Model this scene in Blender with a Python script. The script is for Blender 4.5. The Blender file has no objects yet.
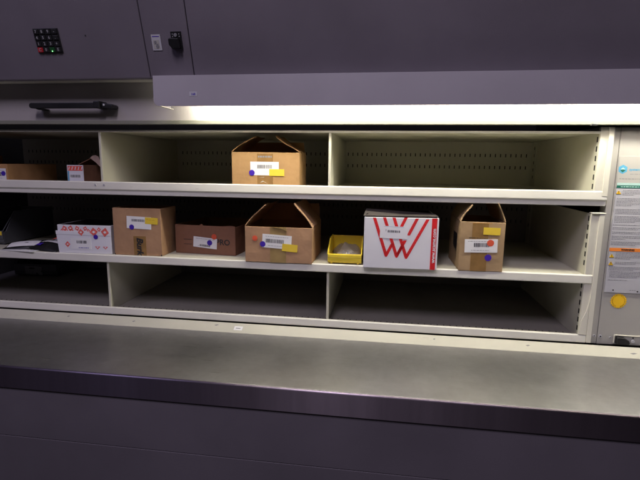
import bpy, bmesh, math, random
from mathutils import Vector, Matrix
random.seed(7)
S = bpy.context.scene
COL = S.collection
R_ = math.radians

# ------------------------------------------------------------ camera
yaw, pitch, roll = -0.137, 0.1654, -0.0125
fwd = Vector((math.sin(yaw)*math.cos(pitch), math.cos(yaw)*math.cos(pitch), -math.sin(pitch)))
right = Vector((math.cos(yaw), -math.sin(yaw), 0))
down = fwd.cross(right)
r2 = right*math.cos(roll) + down*math.sin(roll)
d2 = -right*math.sin(roll) + down*math.cos(roll)
cam = bpy.data.objects.new('camera', bpy.data.cameras.new('camera'))
COL.objects.link(cam)
M = Matrix((r2, -d2, -fwd)).transposed().to_4x4()
M.translation = Vector((0.1659, -1.3933, 0.0461))
cam.matrix_world = M
cam.data.sensor_width = 36
cam.data.lens = 458.3/640*36
cam.data.clip_start = 0.02
cam.data.clip_end = 100
S.camera = cam

# ------------------------------------------------------------ light
w = bpy.data.worlds.new('World'); S.world = w; w.use_nodes = True
bg = w.node_tree.nodes['Background']
bg.inputs[0].default_value = (0.86, 0.72, 0.86, 1); bg.inputs[1].default_value = 0.020

def area(name, loc, target, sx, sy, power, color):
    l = bpy.data.lights.new(name, 'AREA'); l.shape = 'RECTANGLE'; l.size = sx; l.size_y = sy
    l.energy = power; l.color = color
    o = bpy.data.objects.new(name, l); COL.objects.link(o)
    o.location = loc
    o.rotation_euler = (Vector(target)-Vector(loc)).to_track_quat('-Z', 'Y').to_euler()
    return o
# the hall's ceiling lamps, high up behind the photographer
area('ceiling_lamp', (-0.28, -2.2, 2.15), (-0.1, 0, -.2), .45, 1.0, 31, (0.95, 0.84, 1.0))
area('ceiling_lamp', (0.95, -2.3, 2.25), (0.2, 0, -.2), 0.25, 1.0, 7, (0.95, 0.85, 1.0))
area('ceiling_lamp', (-2.4, -2.4, 2.25), (-0.6, 0, -.2), 0.5, 1.0, 12, (0.66, 0.60, 1.0))
S.view_settings.view_transform = 'Standard'
S.view_settings.look = 'None'
S.view_settings.exposure = 0
S.view_settings.gamma = 1
S.render.engine = 'CYCLES'
S.cycles.max_bounces = 14
S.cycles.diffuse_bounces = 8
TUBE = 46.0

# ------------------------------------------------------------ materials
def new_mat(name):
    m = bpy.data.materials.new(name); m.use_nodes = True
    nt = m.node_tree
    return m, nt, nt.nodes['Principled BSDF']

def paint(name, col, rough=0.45, var=0.08, scale=6.0, bump=0.15, bscale=350, metal=0.0, scuff=0.0, coat=0.0, wavy=0.0):
    m, nt, b = new_mat(name)
    N, L = nt.nodes, nt.links
    tc = N.new('ShaderNodeTexCoord')
    n1 = N.new('ShaderNodeTexNoise'); n1.inputs['Scale'].default_value = scale; n1.inputs['Detail'].default_value = 7
    L.new(tc.outputs['Object'], n1.inputs['Vector'])
    mr = N.new('ShaderNodeMapRange'); mr.inputs[1].default_value = .3; mr.inputs[2].default_value = .7
    mr.inputs[3].default_value = 1-var; mr.inputs[4].default_value = 1+var
    L.new(n1.outputs[0], mr.inputs[0])
    mx = N.new('ShaderNodeVectorMath'); mx.operation = 'SCALE'; mx.inputs[0].default_value = col[:3]
    L.new(mr.outputs[0], mx.inputs['Scale'])
    out = mx.outputs[0]
    if scuff:
        n3 = N.new('ShaderNodeTexNoise'); n3.inputs['Scale'].default_value = 38; n3.inputs['Detail'].default_value = 9
        n3.inputs['Roughness'].default_value = .75
        mp = N.new('ShaderNodeMapping'); mp.inputs['Scale'].default_value = (.35, 1, 1.6)
        L.new(tc.outputs['Object'], mp.inputs[0]); L.new(mp.outputs[0], n3.inputs['Vector'])
        cr = N.new('ShaderNodeMapRange'); cr.inputs[1].default_value = .62; cr.inputs[2].default_value = .72
        cr.inputs[3].default_value = 0; cr.inputs[4].default_value = scuff
        L.new(n3.outputs[0], cr.inputs[0])
        mm = N.new('ShaderNodeMix'); mm.data_type = 'RGBA'
        L.new(cr.outputs[0], mm.inputs[0]); L.new(out, mm.inputs[6]); mm.inputs[7].default_value = (.13, .12, .10, 1)
        out = mm.outputs[2]
    L.new(out, b.inputs['Base Color'])
    rn = N.new('ShaderNodeTexNoise'); rn.inputs['Scale'].default_value = 11; rn.inputs['Detail'].default_value = 8; rn.inputs['Roughness'].default_value = .7
    L.new(tc.outputs['Object'], rn.inputs['Vector'])
    rr = N.new('ShaderNodeMapRange'); rr.inputs[1].default_value = .3; rr.inputs[2].default_value = .7
    rr.inputs[3].default_value = max(.05, rough-.09); rr.inputs[4].default_value = min(1, rough+.09)
    L.new(rn.outputs[0], rr.inputs[0]); L.new(rr.outputs[0], b.inputs['Roughness'])
    b.inputs['Metallic'].default_value = metal
    if coat: b.inputs['Coat Weight'].default_value = coat
    if bump:
        n2 = N.new('ShaderNodeTexNoise'); n2.inputs['Scale'].default_value = bscale; n2.inputs['Detail'].default_value = 3
        L.new(tc.outputs['Object'], n2.inputs['Vector'])
        bp = N.new('ShaderNodeBump'); bp.inputs['Strength'].default_value = bump; bp.inputs['Distance'].default_value = .0006
        if wavy:
            n7 = N.new('ShaderNodeTexNoise'); n7.inputs['Scale'].default_value = 2.2; n7.inputs['Detail'].default_value = 1.5; L.new(tc.outputs['Object'], n7.inputs['Vector'])
            b7 = N.new('ShaderNodeBump'); b7.inputs['Strength'].default_value = .5; b7.inputs['Distance'].default_value = wavy
            L.new(n7.outputs[0], b7.inputs['Height']); L.new(b7.outputs[0], bp.inputs['Normal'])
        L.new(n2.outputs[0], bp.inputs['Height']); L.new(bp.outputs[0], b.inputs['Normal'])
    return m

def cardboard(name, col, seed=0.0):
    m, nt, b = new_mat(name)
    N, L = nt.nodes, nt.links
    tc = N.new('ShaderNodeTexCoord')
    mp = N.new('ShaderNodeMapping'); mp.inputs['Location'].default_value = (seed, seed*1.7, 0)
    L.new(tc.outputs['Object'], mp.inputs[0])
    n1 = N.new('ShaderNodeTexNoise'); n1.inputs['Scale'].default_value = 9; n1.inputs['Detail'].default_value = 8; n1.inputs['Roughness'].default_value = .65
    L.new(mp.outputs[0], n1.inputs['Vector'])
    wv = N.new('ShaderNodeTexWave'); wv.bands_direction = 'X'; wv.inputs['Scale'].default_value = 70; wv.inputs['Distortion'].default_value = .6
    L.new(mp.outputs[0], wv.inputs['Vector'])
    n4 = N.new('ShaderNodeTexNoise'); n4.inputs['Scale'].default_value = 260; n4.inputs['Detail'].default_value = 3
    L.new(mp.outputs[0], n4.inputs['Vector'])
    ad = N.new('ShaderNodeMath'); ad.operation = 'MULTIPLY_ADD'; ad.inputs[1].default_value = .10
    L.new(wv.outputs['Fac'], ad.inputs[0]); L.new(n1.outputs[0], ad.inputs[2])
    a2 = N.new('ShaderNodeMath'); a2.operation = 'MULTIPLY_ADD'; a2.inputs[1].default_value = .25
    L.new(n4.outputs[0], a2.inputs[0]); L.new(ad.outputs[0], a2.inputs[2])
    mr = N.new('ShaderNodeMapRange'); mr.inputs[1].default_value = .4; mr.inputs[2].default_value = .95
    mr.inputs[3].default_value = .82; mr.inputs[4].default_value = 1.15
    L.new(a2.outputs[0], mr.inputs[0])
    mx = N.new('ShaderNodeVectorMath'); mx.operation = 'SCALE'; mx.inputs[0].default_value = col[:3]
    L.new(mr.outputs[0], mx.inputs['Scale']); L.new(mx.outputs[0], b.inputs['Base Color'])
    b.inputs['Roughness'].default_value = .8
    b.inputs['Specular IOR Level'].default_value = .25
    n6 = N.new('ShaderNodeTexNoise'); n6.inputs['Scale'].default_value = 14; n6.inputs['Detail'].default_value = 3; L.new(mp.outputs[0], n6.inputs['Vector'])
    b0 = N.new('ShaderNodeBump'); b0.inputs['Strength'].default_value = .55; b0.inputs['Distance'].default_value = .010
    L.new(n6.outputs[0], b0.inputs['Height'])
    bp = N.new('ShaderNodeBump'); bp.inputs['Strength'].default_value = .25; bp.inputs['Distance'].default_value = .0008
    L.new(b0.outputs[0], bp.inputs['Normal']); L.new(a2.outputs[0], bp.inputs['Height']); L.new(bp.outputs[0], b.inputs['Normal'])
    return m

def steel(name, col=(.50, .49, .46), rlo=.28, rhi=.5, vertical=False):
    m, nt, b = new_mat(name)
    N, L = nt.nodes, nt.links
    tc = N.new('ShaderNodeTexCoord')
    mp = N.new('ShaderNodeMapping'); mp.inputs['Scale'].default_value = (140, 6, 3) if vertical else (1.2, 90, 60)
    L.new(tc.outputs['Object'], mp.inputs[0])
    n1 = N.new('ShaderNodeTexNoise'); n1.inputs['Scale'].default_value = 3; n1.inputs['Detail'].default_value = 5
    L.new(mp.outputs[0], n1.inputs['Vector'])
    n2 = N.new('ShaderNodeTexNoise'); n2.inputs['Scale'].default_value = 4; n2.inputs['Detail'].default_value = 10; n2.inputs['Roughness'].default_value = .68
    n2.inputs['Distortion'].default_value = 0
    L.new(tc.outputs['Object'], n2.inputs['Vector'])
    mr = N.new('ShaderNodeMapRange'); mr.inputs[1].default_value = .32; mr.inputs[2].default_value = .7
    mr.inputs[3].default_value = rlo; mr.inputs[4].default_value = rhi
    L.new(n2.outputs[0], mr.inputs[0]); L.new(mr.outputs[0], b.inputs['Roughness'])
    m2 = N.new('ShaderNodeMapRange'); m2.inputs[1].default_value = .3; m2.inputs[2].default_value = .7
    m2.inputs[3].default_value = .86; m2.inputs[4].default_value = 1.10
    n5 = N.new('ShaderNodeTexNoise'); n5.inputs['Scale'].default_value = 30; n5.inputs['Detail'].default_value = 10; n5.inputs['Roughness'].default_value = .7
    L.new(tc.outputs['Object'], n5.inputs['Vector'])
    ad = N.new('ShaderNodeMath'); ad.operation = 'MULTIPLY_ADD'; ad.inputs[1].default_value = .25; 
    L.new(n1.outputs[0], ad.inputs[0]); 
    ml = N.new('ShaderNodeMath'); ml.operation = 'MULTIPLY'; ml.inputs[1].default_value = .75
    L.new(n5.outputs[0], ml.inputs[0]); L.new(ml.outputs[0], ad.inputs[2])
    L.new(ad.outputs[0], m2.inputs[0])
    mx = N.new('ShaderNodeVectorMath'); mx.operation = 'SCALE'; mx.inputs[0].default_value = col
    L.new(m2.outputs[0], mx.inputs['Scale']); L.new(mx.outputs[0], b.inputs['Base Color'])
    b.inputs['Metallic'].default_value = 1.0
    if not vertical:
        prev = None
        for ang, sc in ((.35, (3, 150, 1)), (-.5, (2.5, 120, 1)), (1.2, (3, 170, 1))):
            m3 = N.new('ShaderNodeMapping'); m3.inputs['Rotation'].default_value = (0, 0, ang); m3.inputs['Scale'].default_value = sc
            L.new(tc.outputs['Object'], m3.inputs[0])
            ns = N.new('ShaderNodeTexNoise'); ns.inputs['Scale'].default_value = 1.6; ns.inputs['Detail'].default_value = 2
            L.new(m3.outputs[0], ns.inputs['Vector'])
            rs = N.new('ShaderNodeMapRange'); rs.inputs[1].default_value = .70; rs.inputs[2].default_value = .74; rs.inputs[3].default_value = 0; rs.inputs[4].default_value = .13
            L.new(ns.outputs[0], rs.inputs[0])
            if prev is None: prev = rs.outputs[0]
            else:
                aa = N.new('ShaderNodeMath'); aa.operation = 'ADD'; L.new(prev, aa.inputs[0]); L.new(rs.outputs[0], aa.inputs[1]); prev = aa.outputs[0]
        sb = N.new('ShaderNodeMath'); sb.operation = 'SUBTRACT'; L.new(mr.outputs[0], sb.inputs[0]); L.new(prev, sb.inputs[1]); L.new(sb.outputs[0], b.inputs['Roughness'])
    if vertical:
        mp.inputs['Scale'].default_value = (25, 1.5, 1); mp2 = N.new('ShaderNodeMapping'); mp2.inputs['Scale'].default_value = (.6, .1, .05); L.new(tc.outputs['Object'], mp2.inputs[0]); L.new(mp2.outputs[0], n2.inputs['Vector']); L.new(mp2.outputs[0], n5.inputs['Vector'])
        b.inputs['Anisotropic'].default_value = .85
        tg = N.new('ShaderNodeTangent'); tg.direction_type = 'RADIAL'; tg.axis = 'X'; L.new(tg.outputs[0], b.inputs['Tangent'])
    bp = N.new('ShaderNodeBump'); bp.inputs['Strength'].default_value = .12; bp.inputs['Distance'].default_value = .0004
    L.new(n1.outputs[0], bp.inputs['Height']); L.new(bp.outputs[0], b.inputs['Normal'])
    return m

def emit(name, col, s):
    m, nt, b = new_mat(name)
    b.inputs['Emission Color'].default_value = (*col, 1); b.inputs['Emission Strength'].default_value = s
    b.inputs['Base Color'].default_value = (*col, 1)
    return m

M_CREAM = paint('cream_powder_coat', (.66, .645, .56), .42, .05, 3, .1, scuff=.20)
M_SHELF = paint('white_shelf_enamel', (.69, .68, .62), .38, .06, 4, .08, scuff=.30)
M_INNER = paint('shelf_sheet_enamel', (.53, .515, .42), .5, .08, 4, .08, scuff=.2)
M_RAIL = paint('rail_enamel', (.50, .49, .42), .5, .06, 4, .1, scuff=.3)
M_LEDGE = paint('olive_grey_trim', (.20, .20, .165), .45, .05, 4, .1, scuff=.15)
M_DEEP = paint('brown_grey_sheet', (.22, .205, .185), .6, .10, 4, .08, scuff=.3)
M_GREY = paint('grey_powder_coat', (.160, .143, .170), .42, .10, 4, .2, scuff=.14, wavy=.03)
M_HOOD = paint('pale_grey_powder_coat', (.395, .372, .415), .40, .05, 4, .15, scuff=.08, wavy=.02)
M_BAND = paint('warm_grey_powder_coat', (.36, .335, .335), .42, .06, 3, .12, scuff=.15)
M_COLM = paint('column_grey_enamel', (.42, .41, .385), .40, .05, 3, .12, scuff=.12)
M_BLACK = paint('black_plastic', (.012, .012, .013), .4, .1, 20, .05)
M_DARK = paint('dark_interior', (.018, .017, .016), .8, .2, 5, 0)
M_SLOT = paint('slot_shadow_black', (.006, .006, .006), .9, .1, 5, 0)
M_KEY = paint('key_black', (.02, .02, .022), .35, .1, 30, 0)
M_KRED = paint('key_red', (.45, .02, .03), .35, .05, 30, 0)
M_KGREEN = paint('key_green', (.015, .08, .025), .35, .05, 30, 0)
M_LED = emit('green_led', (.25, 1, .3), 2.2)
M_PRINT = paint('pale_print', (.34, .34, .36), .5, .02, 30, 0)
M_WHITE = paint('paper_white', (.74, .74, .76), .55, .04, 25, .05, 200)
M_INK = paint('ink_black', (.018, .018, .02), .6, .05, 30, 0)
M_INKG = paint('ink_grey', (.20, .20, .215), .7, .1, 60, 0)
M_YEL = paint('yellow_sticker', (.72, .52, .045), .5, .04, 30, 0)
M_PURP = paint('purple_dot', (.055, .02, .36), .4, .04, 30, 0)
M_ORNG = paint('red_orange_dot', (.66, .10, .05), .4, .04, 30, 0)
M_TAPE = paint('brown_packing_tape', (.25, .145, .055), .22, .15, 30, .1, 90)
M_TAPE2 = paint('olive_packing_tape', (.30, .21, .09), .22, .15, 30, .1, 90)
M_RED = paint('print_red', (.62, .02, .025), .4, .05, 30, 0)
M_PINK = paint('print_faded_red', (.70, .13, .11), .5, .22, 120, 0)
M_BOXW = paint('coated_white_board', (.70, .70, .76), .38, .03, 8, .06, 120)
M_BINY = paint('yellow_bin_plastic', (.84, .64, .05), .35, .06, 10, .06, 150)
M_BIND = paint('charcoal_bin_plastic', (.065, .068, .078), .42, .1, 10, .06, 150)
M_TEAL = paint('teal_card', (.03, .10, .10), .5, .1, 20, 0)
M_SUN = paint('amber_sticker', (.92, .56, .02), .45, .04, 30, 0)
M_SUND = paint('amber_dark', (.42, .20, .01), .5, .04, 30, 0)
M_GRN = paint('print_green', (.01, .13, .09), .5, .04, 30, 0)
M_TEALP = paint('print_pale_green', (.42, .62, .58), .5, .04, 30, 0)
M_BLUE = paint('print_blue', (.10, .36, .56), .5, .04, 30, 0)
M_WARN = paint('print_orange', (.85, .25, .04), .5, .04, 30, 0)
M_PLAC = paint('placard_film', (.50, .50, .54), .35, .03, 8, .03, 100)
M_STEEL = steel('brushed_steel', (.51, .51, .515), .36, .46)
M_STEELV = steel('brushed_steel_edge', (.36, .305, .37), .34, .40, vertical=True)
M_SCREW = paint('screw_zinc', (.62, .62, .66), .3, .1, 60, 0, metal=.35)
M_TUBE = emit('fluorescent_tube', (1.0, .955, .80), TUBE)
C1 = cardboard('cardboard_golden', (.36, .215, .095), 0)
C2 = cardboard('cardboard_tan', (.38, .225, .13), 3)
C3 = cardboard('cardboard_reddish', (.22, .105, .065), 7)
C4 = cardboard('cardboard_pale', (.36, .245, .135), 11)
C5 = cardboard('cardboard_brown', (.40, .22, .10), 15)
M_INSHADE = cardboard('cardboard_shaded_inside', (.24, .135, .065), 25)  # carton insides: same board, darkened so the colour carries the inner shade
DKF = cardboard('cardboard_deep_shade', (.05, .043, .04), 21)  # near-black: shade painted into the white boxes' insides and top flaps
def film():
    m, nt, b = new_mat('clear_film')
    b.inputs['Base Color'].default_value = (.30, .28, .27, 1); b.inputs['Roughness'].default_value = .12
    b.inputs['Alpha'].default_value = .55
    N, L = nt.nodes, nt.links
    n = N.new('ShaderNodeTexNoise'); n.inputs['Scale'].default_value = 60; n.inputs['Detail'].default_value = 4
    tc = N.new('ShaderNodeTexCoord'); L.new(tc.outputs['Object'], n.inputs['Vector'])
    bp = N.new('ShaderNodeBump'); bp.inputs['Strength'].default_value = .8; bp.inputs['Distance'].default_value = .004
    L.new(n.outputs[0], bp.inputs['Height']); L.new(bp.outputs[0], b.inputs['Normal'])
    return m
M_FILM = film()

# ------------------------------------------------------------ helpers
class MB:
    """collects shapes into one mesh"""
    def __init__(s): s.bm = bmesh.new(); s.mats = []
    def mi(s, m):
        if m not in s.mats: s.mats.append(m)
        return s.mats.index(m)
    def box(s, x0, x1, y0, y1, z0, z1, m):
        i = s.mi(m)
        v = [s.bm.verts.new(c) for c in ((x0,y0,z0),(x1,y0,z0),(x1,y1,z0),(x0,y1,z0),(x0,y0,z1),(x1,y0,z1),(x1,y1,z1),(x0,y1,z1))]
        for f in ((0,3,2,1),(4,5,6,7),(0,1,5,4),(1,2,6,5),(2,3,7,6),(3,0,4,7)):
            s.bm.faces.new([v[k] for k in f]).material_index = i
        return s
    def prism(s, pts, axis, a0, a1, m):
        """polygon pts extruded along axis ('x': pts are (y,z); 'y': pts are (x,z); 'z': pts are (x,y))"""
        i = s.mi(m)
        def P(p, a):
            return {'x': (a, p[0], p[1]), 'y': (p[0], a, p[1]), 'z': (p[0], p[1], a)}[axis]
        A = [s.bm.verts.new(P(p, a0)) for p in pts]; B = [s.bm.verts.new(P(p, a1)) for p in pts]
        n = len(pts)
        fs = [s.bm.faces.new(A), s.bm.faces.new(B[::-1])]
        for k in range(n): fs.append(s.bm.faces.new((A[k], B[k], B[(k+1) % n], A[(k+1) % n])))
        for f in fs: f.material_index = i
        return s
    def cyl(s, c, axis, r, h, m, seg=24, r2=None):
        r2 = r if r2 is None else r2
        i = s.mi(m)
        def P(t, a, rr):
            u, v = rr*math.cos(t), rr*math.sin(t)
            return Vector(c) + Vector({'x': (a, u, v), 'y': (u, a, v), 'z': (u, v, a)}[axis])
        A = [s.bm.verts.new(P(2*math.pi*k/seg, 0, r)) for k in range(seg)]
        B = [s.bm.verts.new(P(2*math.pi*k/seg, h, r2)) for k in range(seg)]
        fs = [s.bm.faces.new(A), s.bm.faces.new(B[::-1])]
        for k in range(seg):
            f = s.bm.faces.new((A[k], B[k], B[(k+1) % seg], A[(k+1) % seg])); fs.append(f); f.smooth = True
        for f in fs: f.material_index = i
        return s
    def text(s, txt, size, mat4, m, bold=0.0, italic=0.0):
        """flat lettering lying in the local xz plane, facing -y"""
        cu = bpy.data.curves.new('t', 'FONT'); cu.body = txt; cu.size = size; cu.align_x = 'CENTER'; cu.align_y = 'CENTER'
        cu.offset = bold; cu.shear = italic; cu.extrude = .00012; cu.resolution_u = 3
        o = bpy.data.objects.new('t', cu); COL.objects.link(o)
        dg = bpy.context.evaluated_depsgraph_get(); dg.update()
        me = bpy.data.meshes.new_from_object(o.evaluated_get(dg))
        me.transform(mat4 @ Matrix.Rotation(math.pi/2, 4, 'X'))
        n0 = len(s.bm.faces); i = s.mi(m)
        s.bm.from_mesh(me); s.bm.faces.ensure_lookup_table()
        for f in s.bm.faces[n0:]: f.material_index = i
        bpy.data.objects.remove(o); bpy.data.curves.remove(cu); bpy.data.meshes.remove(me)
        return s
    def xform(s, mat):
        bmesh.ops.transform(s.bm, matrix=mat, verts=s.bm.verts); return s
    def jitter(s, a):
        for v in s.bm.verts: v.co += Vector((random.uniform(-a, a), random.uniform(-a, a), random.uniform(-a, a)))
        return s
    def build(s, name, parent=None, bevel=0.0, seg=2, smooth=False):
        bmesh.ops.recalc_face_normals(s.bm, faces=s.bm.faces)
        me = bpy.data.meshes.new(name); s.bm.to_mesh(me); s.bm.free()
        for m in s.mats: me.materials.append(m)
        if smooth: me.shade_smooth()
        o = bpy.data.objects.new(name, me); COL.objects.link(o)
        if parent is not None: o.parent = parent
        if bevel:
            b = o.modifiers.new('bevel', 'BEVEL'); b.width = bevel; b.segments = seg; b.limit_method = 'ANGLE'; b.angle_limit = R_(40)
            b.harden_normals = False
        return o

def thing(name, label, cat, loc=(0,0,0), rotz=0.0, group=None):
    o = bpy.data.objects.new(name, None); o.empty_display_size = .05; COL.objects.link(o)
    o.location = loc; o.rotation_euler = (0, 0, rotz)
    o['label'] = label; o['category'] = cat
    if group: o['group'] = group
    return o

# slanted 4-point plate in space: corners a,b,c,d with thickness t along normal
def plate(mb, a, b, c, d, t, m):
    a, b, c, d = map(Vector, (a, b, c, d)); n = (b-a).cross(d-a).normalized()*t
    i = mb.mi(m); v = [mb.bm.verts.new(p) for p in (a, b, c, d, a+n, b+n, c+n, d+n)]
    for f in ((0,3,2,1),(4,5,6,7),(0,1,5,4),(1,2,6,5),(2,3,7,6),(3,0,4,7)):
        mb.bm.faces.new([v[k] for k in f]).material_index = i
    return mb

# ------------------------------------------------------------ cabinet (large structure)
cab = thing('storage_carousel', 'big grey and cream automated storage cabinet framing the lit shelf opening', 'storage machine', (0, 0, -1.0))
Z = 1.0   # child coordinates are relative to the cabinet's base
XL, XR = -2.35, 2.0
TP = math.atan(.3)                                    # the top panels lean out towards the user
def leaning(name, x0, x1, mat, extra=None):
    mb = MB()
    y0, z0, h, s = -.085, .2838, .62, .3
    mb.prism([(y0, z0), (y0+.022, z0), (y0+.022-s*h, z0+h), (y0-s*h, z0+h)], 'x', x0, x1, mat)
    mb.xform(Matrix.Translation((0, 0, Z)))
    return mb.build(name, cab, .0025)
up1 = leaning('upper_panel', XL, -.5174, M_GREY)
up2 = leaning('control_panel', -.5154, -.3842, M_GREY)
up3 = leaning('upper_panel', -.3822, XR, M_GREY)
# frame: cream soffit below the panels, header band, ledge
mb = MB(); mb.box(XL, XR, -.079, -.0125, .2853+Z, .2915+Z, M_CREAM); mb.build('soffit', cab, .001)
mb = MB(); mb.box(XL, XR, -.012, -.004, .165+Z, .2852+Z, M_BAND); mb.build('header_panel', cab, .001)
mb = MB(); mb.box(XL, XR, -.023, -.006, .1592+Z, .1716+Z, M_LEDGE); mb.build('ledge', cab, .0015)
mb = MB(); mb.prism([(.714,.1563),(.731,.1560),(.734,.1602),(.718,.1620)], 'y', -.029, -.0232, M_BLACK).xform(Matrix.Translation((0,0,Z))); mb.build('clip', cab, .001)
# side column at the right
mb = MB(); mb.box(.7945, .8100, .013, .05, -.475+Z, .155+Z, M_COLM).box(.8112, XR, .0115, .05, -.475+Z, .155+Z, M_COLM)
mb.box(.8101, .8111, .016, .05, -.475+Z, .155+Z, M_SLOT)
mb.build('side_column', cab, .0012)
for (x, z, r) in ((.8020, -.4510, .0038), (.8185, -.4510, .0046), (.8460, -.4530, .0028)):
    y = .0112 if x > .81 else .0128
    mb = MB(); mb.cyl((x, y, z+Z), 'y', r, -.003, M_SCREW, 16); mb.cyl((x, y-.0031, z+Z), 'y', r*.5, -.0004, M_INK, 8)
    mb.build('screw', cab, .0006)
# rail between the shelves and the worktop
mb = MB(); mb.prism([(-.0445,-.60+Z),(-.0445,-.4920+Z),(-.004,-.4740+Z),(-.002,-.4760+Z),(-.002,-.60+Z)], 'x', XL, XR, M_RAIL)
def on_rail(y): return -.4740+(y+.004)/(.0405)*.0180+.00025+Z
for (x, w_, y) in ((-.895, .010, -.020), (-.655, .012, -.024), (-.37, .016, -.018), (.885, .022, -.028), (.93, .014, -.026), (.33, .008, -.02), (.60, .014, -.022), (-.30, .006, -.026)):
    pts = [(x, y), (x+w_*.4, y-.003), (x+w_, y+.001), (x+w_*.6, y+.003)]
    i_ = mb.mi(M_INKG); mb.bm.faces.new([mb.bm.verts.new((px, py, on_rail(py))) for px, py in pts]).material_index = i_
mb.build('rail', cab, .0015)
# a pale sticker on the rail
mb = MB(); i_ = mb.mi(M_WHITE)
mb.bm.faces.new([mb.bm.verts.new((px, py, on_rail(py)+.0002)) for px, py in ((-.300,-.034),(-.272,-.034),(-.272,-.018),(-.300,-.018))]).material_index = i_
i_ = mb.mi(M_INKG)
mb.bm.faces.new([mb.bm.verts.new((px, py, on_rail(py)+.0005)) for px, py in ((-.294,-.028),(-.279,-.028),(-.279,-.025),(-.294,-.025))]).material_index = i_
mb.build('rail_sticker', cab)
# base below the worktop
mb = MB(); mb.box(XL, -.02+XL, -.35, .80, 0, Z-.56, M_GREY); mb.build('base_side', cab)
mb = MB(); mb.box(XL, XR, -.3735, -.345, -.6965+Z, -.5535+Z, M_GREY); mb.build('base_panel', cab, .0015)
mb = MB(); mb.box(XL, XR, -.3735, -.345, 0, -.6977+Z, M_GREY); mb.build('base_panel', cab, .0015)
# shell around the carriers
mb = MB()
mb.box(XL-.02, XL, -.03, .80, 0, 2.2, M_DARK).box(XR, XR+.02, -.05, .80, 0, 2.2, M_DARK)
mb.box(XL, XR, .76, .78, 0, 2.2, M_DARK).box(XL, XR, -.035, .76, 2.18, 2.2, M_DARK)
mb.box(XL, XR, -.03, .76, .42, .44, M_DARK)
mb.build('shell', cab)
mb = MB(); mb.box(.81, XR, .02, .76, .50, 1.4, M_DARK); mb.build('inner_partition', cab)

# handle on the header panel
def handle():
    mb = MB()
    n = 24; pts = []
    x0, x1, zc, r = -.9450, -.714, .2139, .0084
    prof = []
    for k in range(13): t = math.pi/2 + math.pi*k/12; prof.append((x0+r+r*math.cos(t), zc+r*math.sin(t)))
    prof += [(x1, zc-r), (x1, zc+r)]
    mb.prism(prof, 'y', -.050, -.036, M_BLACK)
    mb.prism([(-.932,zc-r),(-.922,zc-.012),(-.910,zc-.012),(-.900,zc-r)], 'y', -.042, -.012, M_BLACK)
    mb.xform(Matrix.Translation((0,0,Z)))
    h = mb.build('handle', cab, .0025, 3)
    mb = MB(); mb.box(-.724, -.703, -.055, -.012, zc-.009+Z, zc+.0125+Z, M_BLACK); mb.build('clamp', h, .003, 3)
    mb = MB()
    prof = [(-.703, zc-.007), (-.703, zc+.008)]
    for k in range(11): t = math.pi/2 - math.pi*k/10; prof.append((-.675+.009*math.cos(t), zc-.0025+.007*math.sin(t)))
    mb.prism(prof, 'y', -.046, -.012, M_BLACK).xform(Matrix.Translation((0,0,Z))); mb.build('lever', h, .0025, 3)
    mb = MB(); mb.cyl((-.693, -.046, zc+.001+Z), 'y', .0032, -.003, M_SCREW, 16); mb.build('screw', h, .0008)
handle()

# keypad, sticker and key switch lie on the leaning panel
def on_panel(x, z):
    return Matrix.Translation((x, -.085-.3*(z-.2838)-.0005, z+Z)) @ Matrix.Rotation(TP, 4, 'X')
def keypad():
    P = on_panel(-.8094, .385); KS = Matrix.Diagonal((.90, 1, .88, 1))
    base = MB().box(-.0435, .0435, -.0025, 0, -.0355, .0385, M_KEY)
    base.xform(P @ KS); kp = base.build('keypad', cab, .001)
    rows = [('7','8','9','-'), ('4','5','6','.'), ('1','2','3','+'), ('C','0','','E')]
    for r in range(4):
        for c in range(4):
            x = (c-1.5)*.0212; z = (1.5-r)*.0182+.0015
            m = M_KRED if (r, c) == (3, 0) else M_KGREEN if (r, c) == (3, 2) else M_KEY
            k = MB().box(x-.0085, x+.0085, -.0062, -.0026, z-.0072, z+.0072, m)
            if rows[r][c]: k.text(rows[r][c], .0125, Matrix.Translation((x, -.0065, z)), M_PRINT, .0002)
            if (r, c) == (3, 2): k.cyl((x, -.0063, z-.0045), 'y', .0020, -.0008, M_LED, 12)
            k.xform(P @ KS); k.build('key', kp, .0012)
keypad()
mb = MB().cyl((0,0,0), 'y', .0016, -.0012, M_INK, 12).xform(on_panel(-.690, .397)); mb.build('screw', cab)
mb = MB().box(-.0135, .0135, -.0014, 0, -.0205, .0205, M_PLAC)
mb.box(-.0105, .0105, -.0018, -.0013, .0145, .0165, M_PURP)
mb.box(-.010, .0085, -.0018, -.0013, -.0165, .0065, M_COLM)
mb.cyl((-.003, -.002, .001), 'y', .0038, -.0004, M_INKG, 12).cyl((.002, -.002, -.010), 'y', .005, -.0004, M_INKG, 12)
mb.box(-.007, .006, -.0022, -.0017, -.0045, -.003, M_INKG)
mb.xform(on_panel(-.4794, .3748)); mb.build('instruction_sticker', cab, .0004)
P = on_panel(-.418, .379)
mb = MB().box(-.0145, .0145, -.006, 0, -.022, .0225, M_BLACK)
for x in (-.009, .010): 
    for z in (.010, .016): mb.cyl((x, -.006, z), 'y', .0015, -.0004, M_PRINT, 8)
ks = mb.xform(P).build('key_switch', cab, .0015)
mb = MB().cyl((0, -.006, .0135), 'y', .0048, -.003, M_INKG, 20).xform(P); mb.build('lock', ks, .0005)
mb = MB().prism([(-.0185,.004),(-.0145,.007),(.010,.006),(.012,-.020),(-.010,-.021),(-.0185,-.010)], 'y', -.020, -.006, M_BLACK).xform(P); mb.build('key_fob', ks, .002)

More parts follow.
